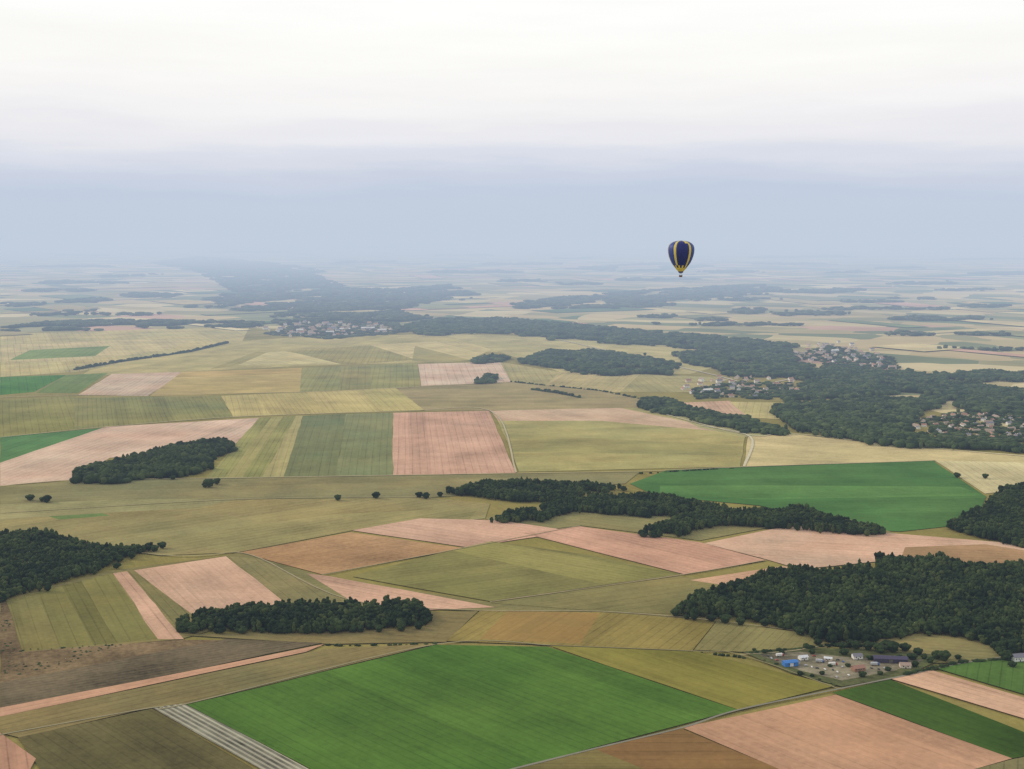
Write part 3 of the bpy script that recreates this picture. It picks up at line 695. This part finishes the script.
def loft_car(mb):
    prof = [(-2.1,.35),(-2.15,.75),(-1.95,.95),(-1.35,1.0),(-.95,1.42),(.55,1.45),(1.15,1.0),(1.95,.85),(2.15,.6),(2.1,.35)]
    V = []; n = len(prof)
    for s in (-1, 1):
        for x, z in prof: V.append((x, s*(.85 if z < 1.1 else .66), z))
    Fc = [tuple(range(n)), tuple(range(2*n-1, n-1, -1))]+[(i, i+n, (i+1) % n+n, (i+1) % n) for i in range(n)]
    return V, Fc
def wheelVF(r, w):
    V = []; n = 12
    for s in (-w/2, w/2):
        for k in range(n): V.append((r*math.cos(k*6.283/n), s, r*math.sin(k*6.283/n)))
    return V, [tuple(range(n-1, -1, -1)), tuple(range(n, 2*n))]+[(k, (k+1) % n, (k+1) % n+n, k+n) for k in range(n)]
def car(px, py, yaw, mb, label):
    x, y = G(px, py); e = bpy.data.objects.new('parked_car', None); e.location = (x, y, ZR); e.rotation_euler = (0, 0, yaw); COL.objects.link(e)
    tag(e, label, "car", group="cars parked in the gravel yard")
    V, Fc = loft_car(mb); add_mesh('body', V, Fc, [mb], parent=e)
    for s in (-1, 1):
        a = [(-1.15,.79*s,1.04),(.95,.79*s,1.04),(.5,.70*s,1.38),(-.88,.70*s,1.38)]
        add_mesh('window', a, [(0,1,2,3) if s < 0 else (3,2,1,0)], [P_GLASS], parent=e)
    v, f = wheelVF(.33, .22)
    for wx in (-1.35, 1.35):
        for wy in (-.8, .8):
            o = add_mesh('wheel', v, f, [P_RUBBER], parent=e); o.location = (wx, wy, .33)
def truck(px, py, yaw, mb, mc, label):
    x, y = G(px, py); e = bpy.data.objects.new('truck', None); e.location = (x, y, ZR); e.rotation_euler = (0, 0, yaw); COL.objects.link(e)
    tag(e, label, "truck", group="trucks standing in the gravel yard")
    v, f = boxVF(-5, 2.6, -1.25, 1.25, 1.0, 3.6); add_mesh('cargo_box', v, f, [mb], parent=e)
    V = [(2.9,-1.2,.6),(4.9,-1.2,.6),(4.9,-1.2,1.6),(4.5,-1.15,2.8),(2.9,-1.15,2.9),(2.9,1.2,.6),(4.9,1.2,.6),(4.9,1.2,1.6),(4.5,1.15,2.8),(2.9,1.15,2.9)]
    add_mesh('cab', V, [(0,1,2,3,4),(9,8,7,6,5),(0,5,6,1),(1,6,7,2),(2,7,8,3),(3,8,9,4),(4,9,5,0)], [mc], parent=e)
    add_mesh('windscreen', [(4.90,-1,1.7),(4.90,1,1.7),(4.58,1,2.65),(4.58,-1,2.65)], [(0,1,2,3)], [P_GLASS], parent=e)
    v, f = boxVF(-5, 3, -.5, .5, .55, .98); add_mesh('chassis', v, f, [P_RUBBER], parent=e)
    v, f = wheelVF(.5, .35)
    for wx in (-3.8, -2.6, 3.8):
        for wy in (-1.05, 1.05):
            o = add_mesh('wheel', v, f, [P_RUBBER], parent=e); o.location = (wx, wy, .5)
CC = [(P_WHITE, "white"), (paint('red_paint', (.35, .04, .03), .3, .5), "red"), (paint('silver_paint', (.45, .46, .48), .3, .5), "silver"), (paint('blue_paint', (.05, .12, .35), .3, .5), "blue"), (paint('black_paint', (.03, .03, .035), .3, .5), "black")]
for (px, py) in [(772,660),(777,662),(768,658),(812,669),(818,670),(825,671),(832,672),(838,674),(842,669),(848,677),(836,679),(814,658),(838,662),(844,664),(872,670),(878,671),(884,670),(806,668)]:
    mb, cn = random.choice(CC); car(px+random.uniform(-1, 1), py+random.uniform(-.5, .5), random.uniform(-.3, .3)+random.choice([0, 1.57]), mb, cn+" parked car on the gravel yard")
for (px, py, yw, k) in [(780,658,.3,0),(820,664,-.2,2),(833,667,.1,0),(875,667,.0,2)]:
    truck(px, py, yw, CC[k][0], CC[(k+1) % 4][0], "box truck with pale cargo body on gravel yard")

# ------------------------------------------------------------------ balloon
def balloon():
    dist = 856.0
    xc = (681-512)/F; yc = (384.5-256.5)/F
    d = Vector((xc, cp+yc*sp, -sp+yc*cp)); c = Vector((0, 0, H))+d*(dist)
    base = bpy.data.objects.new('hot_air_balloon', None); base.location = (c.x, c.y, c.z-14.2); COL.objects.link(base)
    tag(base, "navy blue hot air balloon with yellow vertical stripes flying over fields", "hot air balloon")
    prof = [(1.9,0),(2.8,1.0),(4.0,2.5),(5.3,4.2),(6.5,6.1),(7.5,8.2),(8.3,10.4),(8.8,12.6),(9.0,14.6),(8.9,16.3),(8.3,18.0),(7.1,19.3),(5.4,20.3),(3.2,20.9),(1.2,21.1)]
    G_ = 48; sub = 4; n = G_*sub; z0 = 4.0
    V = []; Fc = []; idx = []
    for j, (r, z) in enumerate(prof):
        for k in range(n):
            t = (k % (sub*2))/(sub*2); bulge = .16*math.sin(math.pi*t)*min(1, r/6)
            a = 2*math.pi*k/n-math.pi/2
            V.append(((r+bulge)*math.cos(a), (r+bulge)*math.sin(a), z0+z))
    for j in range(len(prof)-1):
        for k in range(n):
            Fc.append((j*n+k, j*n+(k+1) % n, (j+1)*n+(k+1) % n, (j+1)*n+k))
            g = k//sub; kk = k % n
            sub_stripe = (16 <= kk < 22) or (n-22 <= kk < n-16) or (44 <= kk < 50) or (n-50 <= kk < n-44) or (76 <= kk < 82) or (n-82 <= kk < n-76)
            if j <= 1: m = 1
            elif j == 2: m = 1 if (g//2) % 2 == 0 else 0
            elif sub_stripe: m = 1
            elif j >= 11 and (g//2) % 4 == 1: m = 1
            elif 5 <= g < 11 or 37 <= g < 43 : m = 2
            else: m = 0
            idx.append(m)
    k0 = len(V); V.append((0, 0, z0+21.15)); t0 = (len(prof)-1)*n
    for k in range(n): Fc.append((t0+k, t0+(k+1) % n, k0)); idx.append(0)
    def fabric(nm, c, c2=None):
        m, nt = newmat(nm); g = N(nt, 'ShaderNodeTexCoord'); nn = noise(nt, g.outputs['Object'], .6, 3)
        finish(nt, mixc(nt, nn, tuple(v*.8 for v in c), tuple(v*1.2 for v in c)), .5, .3); return m
    env = add_mesh('envelope', V, Fc, [fabric('navy_fabric', (.012, .020, .14)), fabric('yellow_fabric', (.66, .52, .10)), fabric('blue_fabric', (.028, .055, .24))], idx, base)
    for p in env.data.polygons: p.use_smooth = True
    V = []; Fc = []
    for j, (r, z) in enumerate([(1.92, 3.98), (1.55, 3.2), (1.4, 2.9)]):
        for k in range(24): V.append((r*math.cos(k*6.2832/24), r*math.sin(k*6.2832/24), z))
        if j: Fc += [((j-1)*24+k, (j-1)*24+(k+1) % 24, j*24+(k+1) % 24, j*24+k) for k in range(24)]
    add_mesh('skirt', V, Fc, [fabric('skirt_fabric', (.02, .03, .14))], parent=base)
    wk = paint('wicker', (.16, .09, .045), .9, .1, .4, 6); lt = paint('leather', (.07, .035, .02), .7, .2)
    a0, b0 = .8, 1.1; t = .08
    O = lambda a, b_, z: [(-b_, -a, z), (b_, -a, z), (b_, a, z), (-b_, a, z)]
    V = O(a0-.06, b0-.06, -.0)+O(a0, b0, 1.15)+O(a0-t, b0-t, 1.15)+O(a0-t-.05, b0-t-.05, .08)
    Fc = [(3,2,1,0), (12,13,14,15)]
    for s in (0, 4, 8):
        for k in range(4): Fc.append((s+k, s+(k+1) % 4, s+4+(k+1) % 4, s+4+k))
    add_mesh('basket', V, Fc, [wk], parent=base)
    V = O(a0+.05, b0+.05, 1.14)+O(a0+.05, b0+.05, 1.27)+O(a0-.13, b0-.13, 1.27)+O(a0-.13, b0-.13, 1.14); Fc = []
    for s in (0, 4, 8):
        for k in range(4): Fc.append((s+k, s+(k+1) % 4, s+4+(k+1) % 4, s+4+k))
    for k in range(4): Fc.append((12+k, 12+(k+1) % 4, (k+1) % 4, k))
    add_mesh('rim', V, Fc, [lt], parent=base)
    st = paint('steel', (.3, .3, .32), .3, .5)
    def rod(name, p, q, r, mat):
        p = Vector(p); q = Vector(q); dd = (q-p).normalized(); a = dd.orthogonal().normalized(); b2 = dd.cross(a); V = []
        for e in (p, q):
            for k in range(6): V.append(tuple(e+(a*math.cos(k*1.0472)+b2*math.sin(k*1.0472))*r))
        add_mesh(name, V, [(k, (k+1) % 6, (k+1) % 6+6, k+6) for k in range(6)]+[tuple(range(5, -1, -1)), tuple(range(6, 12))], [mat], parent=base)
    for sx in (-1, 1):
        for sy in (-1, 1):
            rod('upright', (sx*1.0, sy*.7, 1.2), (sx*.55, sy*.45, 2.35), .05, st)
            rod('suspension_cable', (sx*.55, sy*.45, 2.35), (sx*1.3, sy*1.3, 4.1), .03, st)
    v, f = boxVF(-.6, .6, -.5, .5, 2.3, 2.38); add_mesh('burner_frame', v, f, [st], parent=base)
    for sx in (-.25, .25): rod('burner', (sx, 0, 2.38), (sx, 0, 2.85), .14, st)
balloon()

# ------------------------------------------------------------------ haze: one absorbing volume, its glow standing in for scattered light, thin overhead, thickening over the far plain, fading with height
V, Fc = boxVF(-60000, 60000, -6500, 75000, -40, 3000)
m, nt = newmat('glowing_haze')
g = N(nt, 'ShaderNodeNewGeometry'); s_ = N(nt, 'ShaderNodeSeparateXYZ'); nt.links.new(g.outputs['Position'], s_.inputs[0])
def sstep(a, b_):
    r = N(nt, 'ShaderNodeMapRange', interpolation_type='SMOOTHSTEP'); r.inputs['From Min'].default_value = a; r.inputs['From Max'].default_value = b_
    nt.links.new(s_.outputs[1], r.inputs[0]); return r.outputs[0]
dn = M(nt, 'ADD', M(nt, 'MULTIPLY_ADD', sstep(Y1a, Y1b), D1, D0), M(nt, 'MULTIPLY', sstep(Y2a, Y2b), D2))
hz = M(nt, 'EXPONENT', M(nt, 'DIVIDE', M(nt, 'MAXIMUM', M(nt, 'SUBTRACT', s_.outputs[2], 420.0), 0.0), -310.0))
dn = M(nt, 'MULTIPLY', dn, hz)
KM = 1.25
ab = N(nt, 'ShaderNodeVolumeAbsorption'); ab.inputs['Color'].default_value = (*[1-r/KM for r in RAT], 1)
nt.links.new(M(nt, 'MULTIPLY', dn, KM), ab.inputs['Density'])
em = N(nt, 'ShaderNodeEmission'); em.inputs['Color'].default_value = (*[LINF[i]*RAT[i] for i in range(3)], 1); nt.links.new(dn, em.inputs['Strength'])
ad = N(nt, 'ShaderNodeAddShader'); nt.links.new(ab.outputs[0], ad.inputs[0]); nt.links.new(em.outputs[0], ad.inputs[1])
o_ = N(nt, 'ShaderNodeOutputMaterial'); nt.links.new(ad.outputs[0], o_.inputs['Volume'])
try: m.cycles.volume_step_rate = 0.3
except Exception as ex: print("step rate", ex)
tag(add_mesh('haze', V, Fc, [m]), "blue morning haze thickening over the distant plain", "haze", "structure")

# ------------------------------------------------------------------ world
sun_el = math.radians(26); sun_az = math.radians(-70)
W = bpy.data.worlds.new("World"); scene.world = W; W.use_nodes = True; nt = W.node_tree; nt.nodes.clear()
tc = N(nt, 'ShaderNodeTexCoord')
sky = N(nt, 'ShaderNodeTexSky', sky_type='NISHITA'); sky.sun_disc = False; sky.sun_elevation = sun_el; sky.sun_rotation = sun_az
sky.air_density = 1.5; sky.dust_density = 3
bg1 = N(nt, 'ShaderNodeBackground'); bg1.inputs[1].default_value = 0.12; nt.links.new(sky.outputs[0], bg1.inputs[0])
sx = N(nt, 'ShaderNodeSeparateXYZ'); nt.links.new(tc.outputs['Generated'], sx.inputs[0])
st0 = noise(nt, vscale(nt, tc.outputs['Generated'], (2.0, 2.0, 14)), 1.0, 3, .5)
st1 = noise(nt, vscale(nt, tc.outputs['Generated'], (5, 5, 45)), 1.0, 6, .6)
zz = M(nt, 'ADD', sx.outputs[2], M(nt, 'MULTIPLY', M(nt, 'SUBTRACT', st1, .5), .044))
zz = M(nt, 'ADD', zz, M(nt, 'MULTIPLY', M(nt, 'SUBTRACT', st0, .5), .055))
zz = M(nt, 'MULTIPLY', zz, 4.0)
cr = N(nt, 'ShaderNodeValToRGB'); cr.color_ramp.interpolation = 'EASE'
stops = [(0, (197,208,224)), (.028*4, (193,204,224)), (.045*4, (206,212,228)), (.060*4, (221,224,234)), (.078*4, (238,237,241)), (.10*4, (247,245,244)), (.13*4, (251,250,246)), (.178*4, (254,254,252)), (1, (252,252,252))]
cr.color_ramp.elements[0].color = (*lin(stops[0][1]), 1); cr.color_ramp.elements[1].position = 1; cr.color_ramp.elements[1].color = (*lin(stops[-1][1]), 1)
for p, c in stops[1:-1]:
    e = cr.color_ramp.elements.new(p); e.color = (*lin(c), 1)
nt.links.new(zz, cr.inputs[0])
st2 = noise(nt, vscale(nt, tc.outputs['Generated'], (4, 4, 40)), 1.0, 6, .58)
br = M(nt, 'MULTIPLY_ADD', M(nt, 'SUBTRACT', st2, .5), .14, 1.03)
v = N(nt, 'ShaderNodeVectorMath', operation='SCALE'); nt.links.new(cr.outputs[0], v.inputs[0]); nt.links.new(br, v.inputs['Scale'])
bg2 = N(nt, 'ShaderNodeBackground'); bg2.inputs[1].default_value = 1.0; nt.links.new(v.outputs[0], bg2.inputs[0])
mr = N(nt, 'ShaderNodeMapRange'); mr.inputs['From Min'].default_value = .3; mr.inputs['From Max'].default_value = .9; mr.inputs['To Min'].default_value = 0; mr.inputs['To Max'].default_value = .5
nt.links.new(sx.outputs[2], mr.inputs[0])
mx = N(nt, 'ShaderNodeMixShader'); nt.links.new(mr.outputs[0], mx.inputs[0]); nt.links.new(bg2.outputs[0], mx.inputs[1]); nt.links.new(bg1.outputs[0], mx.inputs[2])
wo = N(nt, 'ShaderNodeOutputWorld'); nt.links.new(mx.outputs[0], wo.inputs[0])

sl = bpy.data.lights.new('sun', 'SUN'); sl.energy = 1.5; sl.angle = math.radians(10); sl.color = (1, .88, .72)
so = bpy.data.objects.new('sun', sl); COL.objects.link(so)
dirv = Vector((math.sin(sun_az)*math.cos(sun_el), math.cos(sun_az)*math.cos(sun_el), math.sin(sun_el)))
so.rotation_euler = (-dirv).to_track_quat('-Z', 'Y').to_euler(); so.location = (-500, 0, 900)
